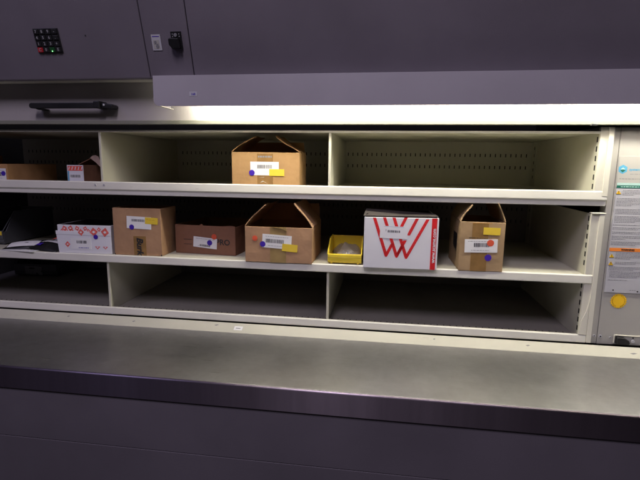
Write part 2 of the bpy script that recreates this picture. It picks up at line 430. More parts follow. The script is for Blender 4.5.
# wall socket at the foot of the column
mb = MB(); mb.box(.8540, .98, .0085, .0108, -.4720+Z, -.4425+Z, M_COLM)
so = mb.build('socket', cab, .0008)
mb = MB().box(.8540,.8565,.0050,.0084,-.4680+Z,-.4445+Z,M_CREAM).box(.8566,.98,.0050,.0084,-.4455+Z,-.4425+Z,M_CREAM); mb.build('socket_frame', so, .0008)
mb = MB().prism([(.8585,-.4680),(.8585,-.4490),(.8620,-.4465),(.8800,-.4485),(.8920,-.4555),(.8950,-.4625),(.8935,-.4680)], 'y', -.006, .0084, M_BLACK).xform(Matrix.Translation((0,0,Z))); mb.build('plug', so, .003, 3)
mb = MB().cyl((.9075, .0084, -.4605+Z), 'y', .0050, -.004, M_SCREW, 16); mb.build('screw', so, .001)
mb = MB().cyl((.9075, .0084, -.4500+Z), 'y', .0020, -.002, M_INK, 10); mb.build('screw', so)

# ------------------------------------------------------------ worktop
wt = thing('worktop', 'brushed stainless steel worktop running along the foot of the shelf opening', 'worktop', (0, 0, -.553))
mb = MB()
xx = [XL + i*.15 for i in range(int((XR-XL)/.15)+1)]
mb.box(XL, XR, -.372, -.0435, .054, .060, M_STEEL); mb.build('steel_top', wt, .0004)
mb = MB().prism([(-.3725,.0598),(-.3745,.0604),(-.3765,.0604),(-.3785,.0592),(-.3792,.0570),(-.3792,0),(-.3725,0)], 'x', XL, XR, M_STEELV); mb.build('front_edge', wt, .0009, 3)
# small speck near the back of the top
mb = MB().cyl((-.573, -.102, .0602), 'z', .0016, .0004, M_WHITE, 8); mb.build('paint_speck', wt)

# ------------------------------------------------------------ lamp
lamp = thing('strip_light', 'long lilac grey lamp hood with a glowing tube above the top shelf', 'lamp', (0, 0, .19))
zc = -.19
HY = -.132
xl = -.4866
mb = MB()
# hood front with rounded lower left corner, thin sheet
prof = [(XR, .2827), (xl, .2827), (xl, .2165)]
for k in range(7): t = math.pi + (math.pi/2)*k/6; prof.append((xl+.016+.016*math.cos(t), .2165+.0166*math.sin(t)))
prof += [(XR, .1999)]
mb.prism(prof, 'y', HY, HY+.002, M_HOOD)
mb.box(xl+.001, XR, HY+.002, -.086, .2806, .2826, M_HOOD)
mb.xform(Matrix.Translation((0,0,zc))); mb.build('hood', lamp, .0008)
mb = MB().prism([(HY+.0022,.2800),(HY+.0022,.209),(HY+.010,.2015),(-.040,.2015),(-.040,.2800)], 'x', xl+.004, xl+.006, M_HOOD)
mb.box(xl+.006, xl+.016, HY+.006, -.040, .2008, .2025, M_CREAM)
mb.xform(Matrix.Translation((0,0,zc))); mb.build('end_plate', lamp, .0006)
mb = MB().box(-.380, -.3575, HY-.0007, HY-.0002, .2265+zc, .2388+zc, M_PLAC)
mb.text('168', .0085, Matrix.Translation((-.3687, HY-.0009, .2317+zc)), M_PURP, .0002)
mb.build('number_sticker', lamp)
mb = MB().cyl((-.405, -.076, .2340+zc), 'x', .013, 2.3, M_TUBE, 20); mb.build('tube', lamp)
mb = MB().cyl((-.425, -.076, .2340+zc), 'x', .0135, .019, M_CREAM, 20); mb.box(-.438, -.4245, -.091, -.061, .214+zc, .2795+zc, M_CREAM); mb.build('tube_holder', lamp, .001)
mb = MB().box(-.455, XR, -.108, -.044, .2595+zc, .2795+zc, M_CREAM); mb.build('ballast', lamp, .002)

# ------------------------------------------------------------ carriers
def lip(x0, x1, zt, zb, yb=.012, step=True):
    """front lip of a shelf: rolled top, flat face, stepped lower edge"""
    h = zt-zb
    pts = [(yb, zt-.002), (.004, zt), (.0, zt-.0025), (-.001, zt-h*.58), (.004, zt-h*.70), (.004, zb+.0012), (.0055, zb), (yb, zb)]
    if not step: pts = [(yb, zt-.002), (.004, zt), (.0, zt-.0025), (-.0008, zb+.003), (.001, zb), (yb, zb)]
    return MB().prism(pts, 'x', x0, x1, M_SHELF)
def slots_v(mb, x, y, zs, w_=.0025, h=.0125, d=.006):
    for z in zs: mb.box(x-w_, x+.0004, y-d/2, y+d/2, z-h/2, z+h/2, M_SLOT)
BX = (-1.5, -.75, 0.0, .755)
def divider(parent, x, z0, z1, d=.57):
    mb = MB(); mb.box(x-.0012, x+.0012, .016, d, z0, z1, M_INNER)
    mb.prism([(x-.0045, z0), (x+.0035, z0), (x+.0035, z1), (x-.0045, z1)], 'y', .008, .016, M_INNER)
    mb.box(x-.005, x-.0014, .55, d, z0, z1, M_INNER)
    return mb.build('divider', parent, .0012)
DD = .585
# upper carrier
ca = thing('shelf_carrier', 'upper cream metal shelf tray with three bays directly below the lamp', 'shelf', (0, 0, -.066), group='shelf trays of the carousel')
o = .066
lp = lip(-1.52, .789, -.0205+o, -.0635+o); 
lipA = lp.build('shelf_lip', ca, .0012)
for x in (-.7700, -.7395): MB().cyl((x, -.0002, -.0320+o), 'y', .0038, -.0022, M_SCREW, 14).build('screw', ca, .0008)
MB().box(-1.52, .755, .0125, DD, -.038+o, -.034+o, M_INNER).build('shelf_floor', ca)
mb = MB().box(-1.52, .755, .012, DD, .1405+o, .1435+o, M_INNER).box(-1.52, .775, .006, .012, .1375+o, .1440+o, M_CREAM)
for k in range(95):
    x = -1.15+k*.02
    mb.box(x-.001, x+.001, .020, .023, .1401+o, .1407+o, M_SLOT)
mb.build('shelf_ceiling', ca, .0005)
mb = MB().box(-1.52, .755, DD, DD+.003, -.05+o, .145+o, M_INNER)
for zz in (.0865, .0385):
    for k in range(112):
        x = -1.49+k*.02
        if min(abs(x-b) for b in BX) < .008: continue
        mb.box(x-.0017, x+.0017, DD-.0006, DD+.0004, zz-.0065+o, zz+.0065+o, M_SLOT)
mb.build('back_panel', ca)
for x in BX[1:3]: divider(ca, x, -.034+o, .1395+o)
def side(parent, z0, z1, zs, zback, foot=None):
    mb = MB().box(.7552, .758, .012, DD, z0, z1, M_INNER)
    mb.box(.752, .7551, .54, DD-.001, z0, z1, M_INNER)
    mb.prism([(.7552,z0),(.775,z0),(.789,z0),(.789,z1),(.7552,z1)], 'y', .004, .0115, M_CREAM)
    mb.prism([(.7752,z0+.0005),(.7885,z0+.0005),(.7885,z1-.0005),(.7752,z1-.0005)], 'y', -.0015, .004, M_CREAM)
    for z in zs: mb.box(.7545, .7553, .0155, .0225, z-.0075, z+.0075, M_SLOT)
    for z in zback: mb.box(.7514, .7521, .556, .561, z-.006, z+.006, M_SLOT)
    if foot: mb.prism(foot, 'y', -.0045, -.0016, M_CREAM)
    return mb.build('side_wall', parent, .0012)
side(ca, -.036+o, .1555+o, [.122-k*.0262+o for k in range(6)], [.115-k*.028+o for k in range(5)])
# lower carrier
cb = thing('shelf_carrier', 'lower cream metal double-deck shelf tray standing just above the steel worktop', 'shelf', (0, 0, -.472), group='shelf trays of the carousel')
o = .472
def deck_lip(zt, zb, x1): return lip(-1.52, x1, zt, zb, step=False).build('shelf_lip', cb, .0012)
deck_lip(-.2640+o, -.2905+o, .7745)
deck_lip(-.4462+o, -.4715+o, .7745)
for x in (-.7700, -.7395): MB().cyl((x, .0035, -.4680+o), 'y', .0036, -.0045, M_SCREW, 14).build('screw', cb, .0008)
mb = MB().box(-1.52, .755, .0125, DD, -.2695+o, -.2660+o, M_INNER); mb.build('shelf_deck', cb)
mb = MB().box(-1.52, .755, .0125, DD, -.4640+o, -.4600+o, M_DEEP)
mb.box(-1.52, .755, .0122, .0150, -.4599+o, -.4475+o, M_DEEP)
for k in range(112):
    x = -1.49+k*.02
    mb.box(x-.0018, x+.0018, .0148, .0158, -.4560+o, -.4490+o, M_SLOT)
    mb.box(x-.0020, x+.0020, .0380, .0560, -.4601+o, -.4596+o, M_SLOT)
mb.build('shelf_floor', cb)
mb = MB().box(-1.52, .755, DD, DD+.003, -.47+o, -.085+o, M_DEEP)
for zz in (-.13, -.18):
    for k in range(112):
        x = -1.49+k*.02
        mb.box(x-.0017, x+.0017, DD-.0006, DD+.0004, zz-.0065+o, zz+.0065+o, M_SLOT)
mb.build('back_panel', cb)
for x in BX[1:3]: divider(cb, x, -.4598+o, -.2915+o)
side(cb, -.470+o, -.086+o, [-.1005-k*.0262+o for k in range(6)] + [-.300-k*.0262+o for k in range(6)], [-.13+o, -.19+o])
MB().prism([(.7525,-.446+o),(.7745,-.446+o),(.7745,-.335+o),(.7735,-.345+o),(.768,-.375+o),(.7575,-.405+o)], 'y', -.0005, .0035, M_CREAM).build('gusset', cb, .001)
MB().box(.7545, .7915, -.003, .02, -.0855+o, -.0825+o, M_CREAM).build('side_flange', cb, .0008)

# ------------------------------------------------------------ cartons
def bars(mb, x0, x1, z0, z1, y, m=None, seed=0):
    rnd = random.Random(seed); x = x0; m = m or M_INK
    while x < x1:
        w_ = rnd.choice((.0008, .0008, .0014, .0020)); mb.box(x, min(x+w_, x1), y-.0002, y, z0, z1, m); x += w_ + rnd.choice((.0008, .0012, .0016))
def dashes(mb, x0, x1, z, y, h, m, seed=0):
    rnd = random.Random(seed); x = x0
    while x < x1:
        w_ = rnd.uniform(.003, .010); mb.box(x, min(x+w_, x1), y-.0002, y, z, z+h, m); x += w_+.0018
def code_label(parent, cx, cz, w_, h, rot=0.0, y=-.0005, seed=1, bx=(.2, .75), bz=(.35, .7), name='label', lines=True):
    mb = MB().box(-w_/2, w_/2, -.0004, 0, -h/2, h/2, M_WHITE)
    bars(mb, -w_/2+bx[0]*w_, -w_/2+bx[1]*w_, -h/2+bz[0]*h, -h/2+bz[1]*h, -.0004, seed=seed)
    if lines:
        dashes(mb, -w_*.40, w_*.40, h*.33, -.0004, .0011, M_INKG, seed)
        dashes(mb, -w_*.30, w_*.25, -h*.34, -.0004, .0011, M_INKG, seed+3)
    mb.xform(Matrix.Translation((cx, y, cz)) @ Matrix.Rotation(rot, 4, 'Y'))
    return mb.build(name, parent)
def dot(parent, x, z, r, m, y=-.0012, ring=False):
    mb = MB().cyl((x, y, z), 'y', r, -.0003, m, 24)
    return mb.build('dot_sticker', parent)
def note(parent, cx, cz, w_, h, rot=0.0, y=-.0013, text=False):
    mb = MB().box(-w_/2, w_/2, -.0004, 0, -h/2, h/2, M_YEL)
    if text: dashes(mb, -w_*.40, w_*.3, h*.12, -.0004, .0010, M_SUND, 5)
    mb.xform(Matrix.Translation((cx, y, cz)) @ Matrix.Rotation(rot, 4, 'Y')); return mb.build('yellow_sticker', parent)
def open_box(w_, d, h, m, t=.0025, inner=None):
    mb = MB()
    i = mb.mi(m); ii = mb.mi(inner or M_INSHADE); V = mb.bm.verts.new
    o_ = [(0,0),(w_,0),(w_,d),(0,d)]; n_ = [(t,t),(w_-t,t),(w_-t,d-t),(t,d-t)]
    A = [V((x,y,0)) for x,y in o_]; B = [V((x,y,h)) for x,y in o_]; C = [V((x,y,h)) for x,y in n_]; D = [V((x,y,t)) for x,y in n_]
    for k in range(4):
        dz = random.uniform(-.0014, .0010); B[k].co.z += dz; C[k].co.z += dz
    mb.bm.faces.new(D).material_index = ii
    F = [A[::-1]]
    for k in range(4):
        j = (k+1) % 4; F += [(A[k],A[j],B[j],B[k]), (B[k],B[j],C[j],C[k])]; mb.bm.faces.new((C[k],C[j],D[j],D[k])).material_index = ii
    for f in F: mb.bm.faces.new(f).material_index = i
    return mb
def side_flap(parent, w_, d, h, side_, ang, ln, m, t=.002, bend=0.0):
    """long flap hinged on the left (-1) or right (1) top edge, leaning inwards by ang"""
    mb = MB(); i = mb.mi(m); ca_, sa_ = math.cos(ang), math.sin(ang)
    n = 7; g = []
    for k in range(n+1):
        row = []
        for q in range(5):
            u = k/n*ln; sag = bend*math.sin(math.pi*k/n)
            x = u*ca_ - sag*sa_; z = u*sa_ + sag*ca_
            x = x if side_ < 0 else w_-x
            yy = .002 + (d-.004)*q/4
            z += .0015*math.sin(q*2.1+k*.9)
            row.append(mb.bm.verts.new((x, yy + .003*math.sin(k*.8+q), h+.0005+z)))
        g.append(row)
    for k in range(n):
        for q in range(4): mb.bm.faces.new((g[k][q], g[k+1][q], g[k+1][q+1], g[k][q+1])).material_index = i
    o_ = mb.build('flap', parent)
    s_ = o_.modifiers.new('thick', 'SOLIDIFY'); s_.thickness = t; s_.offset = 0
    return o_
def end_flap(parent, w_, y, h, ang, ln, m, t=.003, back=True):
    mb = MB(); dy = math.cos(ang)*ln*(1 if back else -1)
    plate(mb, (.003, y, h), (w_-.003, y, h), (w_-.008, y+dy, h+math.sin(ang)*ln), (.008, y+dy, h+math.sin(ang)*ln*.97), t, m)
    return mb.build('flap', parent, .0008)
G = 'cartons standing on the shelves'
FA, FB, FC = -.0338, -.2655, -.4598

# row 1, centre: golden carton
w_, h, d = .219, .1130, .12
c = thing('cardboard_box', 'open golden brown cardboard box with raised flaps, alone in the middle of the top shelf', 'box', (-.3165, .030, FA), 0, G)
open_box(w_, d, h, C1).build('carton', c, .0012)
side_flap(c, w_, d, h, -1, R_(31), .092, C1, bend=.004); side_flap(c, w_, d, h, 1, R_(33), .090, C1, bend=-.003)
end_flap(c, w_, d-.004, h, R_(80), .035, C1)
mb = MB().box(.083, .1345, -.0006, 0, 0, .108, M_TAPE)
dashes(mb, .086, .132, .096, -.0006, .0055, M_INKG, 3); mb.prism([(.086,.0335),(.108,.0360),(.104,.0345)], 'y', -.0008, -.0005, M_COLM).prism([(.092,.018),(.101,.024),(.110,.019),(.118,.014),(.104,.021)], 'y', -.0008, -.0005, M_COLM)
mb.build('tape', c)
code_label(c, .107, .062, .092, .042, 0, -.0007, 11, (.25, .78), (.50, .78), lines=False)
note(c, .1465, .0500, .048, .021); dot(c, .066, .0485, .0092, M_PURP)

# row 1, left: carton at the frame edge
c = thing('cardboard_box', 'shallow golden brown cardboard box, cut off by the left edge on the top shelf', 'box', (-1.345, .03, FA), 0, G)
w_, h, d = .232, .0655, .24
open_box(w_, d, h, C5).build('carton', c, .0012)
code_label(c, .196, .030, .060, .040, 0, -.0007, 12); dot(c, .216, .033, .0082, M_PURP)
side_flap(c, w_, d, h-.002, -1, R_(95), .03, C5)

# row 1, left: small white box with orange stripe
c = thing('cardboard_box', 'narrow white box with an orange patterned strip and curled flap beside the cream divider', 'box', (-.8885, .03, FA), 0, G)
w_, h, d = .0590, .0650, .22
mb = open_box(w_, d, h, C3, .002)
mb.build('carton', c, .001)
mb = MB().box(-.0004, w_-.0006, -.0014, -.0002, 0, h-.0005, M_BOXW)
mb.box(.002, w_-.003, -.0018, -.0014, h-.019, h-.003, M_PINK)
for k in range(9): mb.prism([(.004+k*.0058, h-.016), (.0065+k*.0058, h-.016), (.010+k*.0058, h-.006), (.0075+k*.0058, h-.006)], 'y', -.0021, -.0017, M_ORNG if k % 2 else M_BOXW)
mb.build('front_print', c)
mb = MB().box(0.001, .006, -.0018, -.0014, .002, h-.020, M_BLUE); mb.build('blue_edge', c)
mb = MB().box(.008, .050, -.0016, -.0012, .022, .034, M_WHITE); bars(mb, .010, .046, .0235, .0325, -.0016, seed=4); mb.build('label', c)
mb = MB()   # curled flap: a paper tongue that arches up and over
prof = [(.048,.0), (.056,.0005), (.105,-.006), (.097,.018), (.088,.030), (.076,.0345), (.062,.029)]
mb.prism([(x-.002, h+z) for x, z in [(.052,.024),(.062,.032),(.074,.0335),(.084,.028),(.0905,.012),(.094,-.008),(.086,-.004),(.074,.008)]], 'y', .05, .053, paint('pinkish_board', (.42, .30, .25), .6, .08, 20, .05))
mb.build('flap', c, .0006)
mb = MB(); plate(mb, (.004, .052, h), (.054, .052, h+.022), (.054, .15, h+.022), (.004, .15, h), .002, C3); mb.build('flap', c)
# teal card between that box and the divider
mb = MB().prism([(-.806,.0+FA),(-.765,.0+FA),(-.767,.100+FA),(-.782,.108+FA),(-.806,.100+FA)], 'y', .13, .133, M_TEAL)
t = mb.build('divider_card'); t['label'] = 'dark teal card standing upright behind the narrow white box on the top shelf'; t['category'] = 'card'

# row 2: white box with red diamonds
rz = math.atan2(.0100, .187)
c = thing('cardboard_box', 'white lidded box printed with red diamond marks and one purple dot', 'box', (-.9300, .012, FB), rz*.6, G)
w_, h, d = .192, .075, .17
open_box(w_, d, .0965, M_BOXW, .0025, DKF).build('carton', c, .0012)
mb = MB(); mb.prism([(-.0055,h-.012),(w_,h-.014),(w_+.0005,h-.0005),(-.0060,h+.0012)], 'y', -.0024, .0, M_BOXW)
mb.prism([(-.0045,h-.0125),(w_-.001,h-.0145),(w_-.003,.0),(.0015,.0)], 'y', -.0016, -.0002, M_BOXW)
mb.build('front_flap', c, .0008)
side_flap(c, w_, d, .096, 1, R_(-85), .04, M_BOXW)
def diamond(mb, x, z, a, b, y, m, rot=0.0, inner=True, half=0):
    pts = [(-a,0),(0,-b),(a,0),(0,b)]
    if half: pts = [(-a,0),(0,-b),(a,0)] if half < 0 else [(-a,0),(a,0),(0,b)]
    cr, sr = math.cos(rot), math.sin(rot)
    T = lambda k: [(x+k*(p[0]*cr-p[1]*sr), z+k*(p[0]*sr+p[1]*cr)) for p in pts]
    mb.prism(T(1), 'y', y-.0003, y, m)
    if inner:
        q = [(x+.42*a*cr*s1, z+.30*b*s2 - (.3*b if half < 0 else 0)) for s1, s2 in ((-1,0),(0,-1),(1,0),(0,1))]
        mb.prism(q, 'y', y-.0006, y-.0002, M_BOXW)
mb = MB()
for (x, z, a, b, r_) in ((.026,.0800,.0095,.0105,.3),(.016,.073,.005,.006,0),(.048,.081,.0095,.0105,-.2),(.052,.072,.007,.0075,.3),(.072,.081,.0085,.0095,.3),
                         (.101,.081,.0080,.0085,-.3), (.034,.0735,.005,.006,0), (.112,.074,.006,.007,.2), (.150,.079,.007,.008,.1)):
    diamond(mb, x, z+.004, a, b, -.0003, M_PINK, r_)
mb.build('diamond_print', c)
mb = MB()
for (x, z, a, b, r_) in ((.086,.0665,.0110,.0125,.1),(.132,.0685,.0150,.0155,.1),(.172,.0685,.0145,.0160,-.15)):
    diamond(mb, x, z+.006, a, b, -.0025, M_PINK, r_)
diamond(mb, .0345, .0300, .0095, .0105, -.0017, M_PINK, .0); diamond(mb, .142, .0250, .0095, .0100, -.0017, M_PINK, 0, half=-1); diamond(mb, .170, .0250, .0095, .0095, -.0017, M_PINK, 0, half=-1)
mb.build('diamond_print', c)
mb = MB().box(.047, .120, -.0024, -.0016, .014, .052, M_WHITE); bars(mb, .068, .104, .034, .044, -.0024, seed=5); dashes(mb, .074, .112, .018, -.0024, .002, M_PURP, 8); mb.build('label', c)
dot(c, .1385, .0580, .0080, M_PURP, -.0032)

# row 2: tall tan box
c = thing('cardboard_box', 'tan cardboard box with a tall lettered tape strip, between red-diamond box and reddish box', 'box', (-.7275, .0165, FB), .012, G)
w_, h, d = .1685, .158, .115
open_box(w_, d, h, C2).build('carton', c, .0014)
side_flap(c, w_, d*.7, h-.004, -1, R_(-80), .050, C2); side_flap(c, w_, d, h-.004, 1, R_(-78), .05, C2)
mb = MB().box(.070, .114, -.0006, 0, 0, .065, M_TAPE)
mb.text('Burk', .0300, Matrix.Translation((.0915, -.0008, .0315)) @ Matrix.Rotation(math.pi/2, 4, 'Y'), M_INK, .0012, .25)
mb.build('tape', c)
MB().box(0, .003, -.0005, .0, .0, .005, M_INK).build('corner_tab', c); MB().box(w_-.004, w_, -.0005, .0, .0, .005, M_INK).build('corner_tab', c)
code_label(c, .0925, .1105, .086, .041, R_(2), -.0009, 14, (.2, .72), (.58, .78), lines=False)
note(c, .1365, .1175, .044, .022, R_(3), text=True); dot(c, .0665, .0955, .0085, M_PURP)

# row 2: low reddish box, further back
c = thing('cardboard_box', 'low reddish brown cardboard box set back in the dark, lettered PRO beside its white label', 'box', (-.5445, .090, FB), math.atan2(-.0185, .221), G)
w_, h, d = .222, .098, .25
open_box(w_, d, h, C3).build('carton', c, .0014)
mb = MB(); mb.prism([(.0,h),(.09,h),(.094,h+.004),(.100,h+.005),(.104,h),(w_-.05,h),(w_-.02,h+.003),(w_-.003,h+.001),(w_,h-.003),(0,h-.003)], 'y', .0034, .006, C3); mb.build('torn_edge', c)
mb = MB().box(.032, .062, -.0005, 0, .048, .0495, M_INK).box(.032, .062, -.0005, 0, .032, .0335, M_INK); mb.build('printed_lines', c)
mb = MB(); mb.text('PRO', .027, Matrix.Translation((.177, -.0003, .043)), M_INK, .0006); mb.build('box_lettering', c)
code_label(c, .112, .040, .087, .036, R_(4), -.0009, 15, (.28, .72), (.12, .32))
dot(c, .129, .0405, .0095, M_PURP, -.0014); dot(c, .146, .062, .0095, M_ORNG, -.0016)

# row 2: open box, centre
c = thing('cardboard_box', 'wide open cardboard box with flaps up, orange and purple dots left of its barcode label', 'box', (-.2660, -.004, FB), 0, G)
w_, h, d = .2155, .1140, .20
open_box(w_, d, h, C2).build('carton', c, .0014)
side_flap(c, w_, d, h, -1, R_(46), .092, C2, bend=.003); side_flap(c, w_, d, h, 1, R_(52), .094, C2, bend=.002)
end_flap(c, w_, d-.004, h, R_(75), .06, C2)
mb = MB().box(.0815, .133, -.0006, 0, 0, .1135, M_TAPE2)
mb.prism([(.090,.1125),(.133,.1125),(.137,.100),(.130,.103),(.118,.109)], 'y', -.0030, -.0006, M_TAPE2)
mb.build('tape', c)
code_label(c, .1035, .0675, .094, .043, R_(3), -.0009, 16, (.12, .74), (.38, .66))
note(c, .1450, .0485, .049, .0235, R_(4)); dot(c, .058, .0585, .0090, M_PURP); dot(c, .0325, .0765, .0085, M_ORNG)

# row 2: white box with the red striped letter
c = thing('cardboard_box', 'white glossy box with a big red striped W and a red web-address strip', 'box', (.1105, -.019, FB), .03, G)
w_, h, d = .2200, .1560, .24
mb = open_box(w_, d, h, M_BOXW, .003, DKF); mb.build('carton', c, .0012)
k_ = .000562
def fc(X, Y): return ((X-131)*k_, h-(Y-141-.030*(X-131))*k_)
def stroke(mb, p, q, wd=17):
    (x0, z0), (x1, z1) = fc(*p), fc(*q); hw = wd*k_/2
    # horizontal-cut parallelogram
    mb.prism([(x0-hw, z0), (x0+hw, z0), (x1+hw, z1), (x1-hw, z1)], 'y', -.0004, .0, M_RED)
mb = MB()
for p, q in (((184,146),(252,352)), ((237,146),(308,357)), ((287,147),(359,363)), ((252,352),(282,290)), ((308,357),(334,303)), ((359,363),(464,158)), ((326,200),(350,148)), ((366,243),(409,153)), ((308,357),(350,270))): stroke(mb, p, q, 17)
for X, Y in ((252,352),(308,357),(359,363)):
    x, z = fc(X, Y); mb.cyl((x, 0, z), 'y', .0042, -.00042, M_RED, 14)
for (p, q) in (((186,152),(250,345)), ((462,164),(362,357)), ((408,158),(365,245)), ((238,150),(305,350)), ((288,150),(356,356))):   # fine white hatch in the strokes
    for i in range(1, 12):
        t_ = i/12; X = p[0]+(q[0]-p[0])*t_; Y = p[1]+(q[1]-p[1])*t_
        x, z = fc(X, Y); mb.prism([(x-.003, z-.0004), (x+.003, z+.0006), (x+.003, z+.0010), (x-.003, z)], 'y', -.0006, -.00035, M_PINK)
mb.build('letter_print', c)
x0, _ = fc(486, 0); x1, _ = fc(513, 0)
mb = MB().box(x0, x1, -.0005, 0, 0, h-.0005, M_RED)
mb.text('www.scame.com', .0152, Matrix.Translation(((x0+x1)/2+.0008, -.0007, .073)) @ Matrix.Rotation(-math.pi/2, 4, 'Y'), M_BOXW, .0003); mb.build('red_strip', c)
mb = MB().box(-.041, .041, -.0004, 0, -.0185, .0185, M_BOXW).box(-.031,.030,-.0005,-.0003,.0165,.0172,M_BLUE); mb.box(-.024,-.0225,-.0006,-.0003,.002,.009,M_INKG); bars(mb, -.018, .019, -.0005, .0065, -.0004, seed=17)
mb.xform(Matrix.Translation((.0885, -.0006, .1105)) @ Matrix.Rotation(R_(1.5), 4, 'Y')); mb.build('label', c)
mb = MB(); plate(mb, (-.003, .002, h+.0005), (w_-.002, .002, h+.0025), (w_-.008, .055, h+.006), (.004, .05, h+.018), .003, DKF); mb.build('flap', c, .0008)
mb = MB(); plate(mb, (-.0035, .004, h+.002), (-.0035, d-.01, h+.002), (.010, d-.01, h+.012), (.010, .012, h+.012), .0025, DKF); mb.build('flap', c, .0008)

# row 2: right narrow box
c = thing('cardboard_box', 'narrow tall cardboard box, rightmost on the middle shelf, yellow sticker above white label', 'box', (.3945, -.003, FB), .012, G)
w_, h, d = .1275, .1480, .20
mb = open_box(w_, d, h, C4); mb.build('carton', c, .0014)
mb = MB(); plate(mb, (-.0005, .05, .048), (-.0005, .115, .060), (-.0005, .115, .105), (-.0005, .05, .105), .0004, M_BLACK); mb.build('dark_patch', c)
side_flap(c, w_, d, h, -1, R_(58), .058, C4, bend=.002); side_flap(c, w_, d, h, 1, R_(66), .060, C4, bend=.002)
mb = MB().box(.034, .080, -.0006, 0, 0, .143, M_TAPE); mb.build('tape', c)
code_label(c, .0615, .0765, .094, .040, R_(-1.5), -.0009, 18, (.28, .75), (.42, .72))
mb = MB(); dashes(mb, .026, .078, .099, -.0005, .0015, M_INK, 6); dashes(mb, .034, .092, .143, -.0008, .0015, M_SUND, 6); mb.build('box_lettering', c)
note(c, .0895, .1210, .048, .0215, R_(1)); dot(c, .0880, .0860, .0100, M_ORNG, -.0014); dot(c, .0840, .0415, .0098, M_PURP, -.0008)

# ------------------------------------------------------------ open-front bins
def bin_(root, w_, d, h, hf, m, t=.0025, slope=.45):
    y1 = d*slope
    mb = MB()
    prof = [(0, .004), (d, .004), (d, h), (y1, h), (.010, hf), (0, hf)]
    mb.prism(prof, 'x', 0, t, m); mb.prism(prof, 'x', w_-t, w_, m)
    mb.box(t, w_-t, .001, d, .004, .0065, m); mb.box(t, w_-t, d-t, d, .0066, h, m)
    mb.build('bin_body', root, .0009)
    mb = MB()
    mb.prism([(0,.0066),(-.003,.012),(-.003,.020),(-.006,.024),(-.006,hf+.002),(.0,hf+.003),(.004,hf),(.004,.0066)], 'x', t*.3, w_-t*.3, m); mb.build('front_wall', root, .0010)
    for x in (-.0012, w_-t+.0012):
        mb = MB()
        plate(mb, (x, y1-.002, h+.0003), (x+t, y1-.002, h+.0003), (x+t, d, h+.0003), (x, d, h+.0003), .0025, m)
        plate(mb, (x, -.004, hf+.0003), (x+t, -.004, hf+.0003), (x+t, y1, h+.0003), (x, y1, h+.0003), .003, m)
        mb.build('rim', root, .0006)
    for x in (.008, w_-.014): MB().box(x, x+.006, .004, d-.004, 0, .0039, m).build('foot', root)
c = thing('storage_bin', 'small yellow open-front plastic bin holding a crumpled clear bag', 'bin', (-.0025, .012, FB), .012, 'open-front plastic bins')
bin_(c, .1060, .16, .068, .030, M_BINY)
def pouch(name, w_, d, hgt, m, seed, parent=None, crumple=.003):
    rnd = random.Random(seed); mb = MB(); i = mb.mi(m); n, q = 14, 10; top = []; bot = []
    ph = [rnd.uniform(0, 6) for _ in range(6)]
    for a in range(n+1):
        rt, rb = [], []
        for b in range(q+1):
            u, v = a/n, b/q; e = max(0, math.sin(math.pi*u)*math.sin(math.pi*v))**.45
            z = hgt*e + crumple*e*(math.sin(u*11+ph[0]+v*5)*.6+math.sin(v*14+ph[1]-u*6)*.4+rnd.uniform(-.4,.4))
            x = (u-.5)*w_+.002*math.sin(v*9+ph[2]); y = (v-.5)*d+.002*math.sin(u*8+ph[3])
            rt.append(mb.bm.verts.new((x, y, max(.0012, z)+.0006))); rb.append(mb.bm.verts.new((x, y, 0)))
        top.append(rt); bot.append(rb)
    for a in range(n):
        for b in range(q):
            mb.bm.faces.new((top[a][b], top[a+1][b], top[a+1][b+1], top[a][b+1])); mb.bm.faces.new((bot[a][b], bot[a][b+1], bot[a+1][b+1], bot[a+1][b]))
    ring_t = [top[a][0] for a in range(n+1)]+[top[n][b] for b in range(1,q+1)]+[top[a][q] for a in range(n-1,-1,-1)]+[top[0][b] for b in range(q-1,0,-1)]
    ring_b = [bot[a][0] for a in range(n+1)]+[bot[n][b] for b in range(1,q+1)]+[bot[a][q] for a in range(n-1,-1,-1)]+[bot[0][b] for b in range(q-1,0,-1)]
    for k in range(len(ring_t)): j = (k+1) % len(ring_t); mb.bm.faces.new((ring_t[k], ring_b[k], ring_b[j], ring_t[j]))
    o_ = mb.build(name, parent, smooth=True)
    return o_
b = pouch('plastic_bag', .092, .125, .044, M_FILM, 3, None, .009)
b.location = (.056, .088, FB+.0075); b.rotation_euler = (R_(9), 0, .2)
b['label'] = 'crumpled clear plastic bag lying inside the small yellow bin'; b['category'] = 'bag'
mb = MB()
for k in range(10):
    x, y = .022+random.random()*.06, .05+random.random()*.07
    mb.cyl((x, y, FB+.0075), random.choice('xyz'), .004, .018, M_SCREW if k % 2 else M_INKG, 10)
mb.xform(Matrix.Translation((0,0,0))); pp = mb.build('small_part_pile'); pp['label'] = 'pile of small metal fittings under the clear bag in the yellow bin'; pp['category'] = 'fittings'; pp['kind'] = 'stuff'

c = thing('storage_bin', 'charcoal open-front plastic bin with a yellow label, cut off by the left edge', 'bin', (-1.366, .100, FB), .0, 'open-front plastic bins')
bin_(c, .150, .26, .118, .050, M_BIND, slope=.22)
mb = MB().box(.105, .1465, -.0072, -.0062, .037, .051, M_YEL); mb.build('label', c)

# third row, far left: dark bin with a grey label holder
c = thing('storage_bin', 'dark bin with a pale grey label deep in the bottom left bay', 'bin', (-1.44, .38, FC), .05, 'open-front plastic bins')
bin_(c, .20, .16, .10, .052, M_BIND, slope=.3)
mb = MB().prism([(.055,.012),(.105,.010),(.105,.018),(.112,.018),(.118,.008),(.134,.007),(.134,.018),(.126,.024),(.134,.031),(.134,.044),(.055,.046)], 'y', -.0085, -.0065, M_INKG)
mb.box(.075, .100, -.0092, -.0086, .034, .040, M_INK); mb.build('label_holder', c)

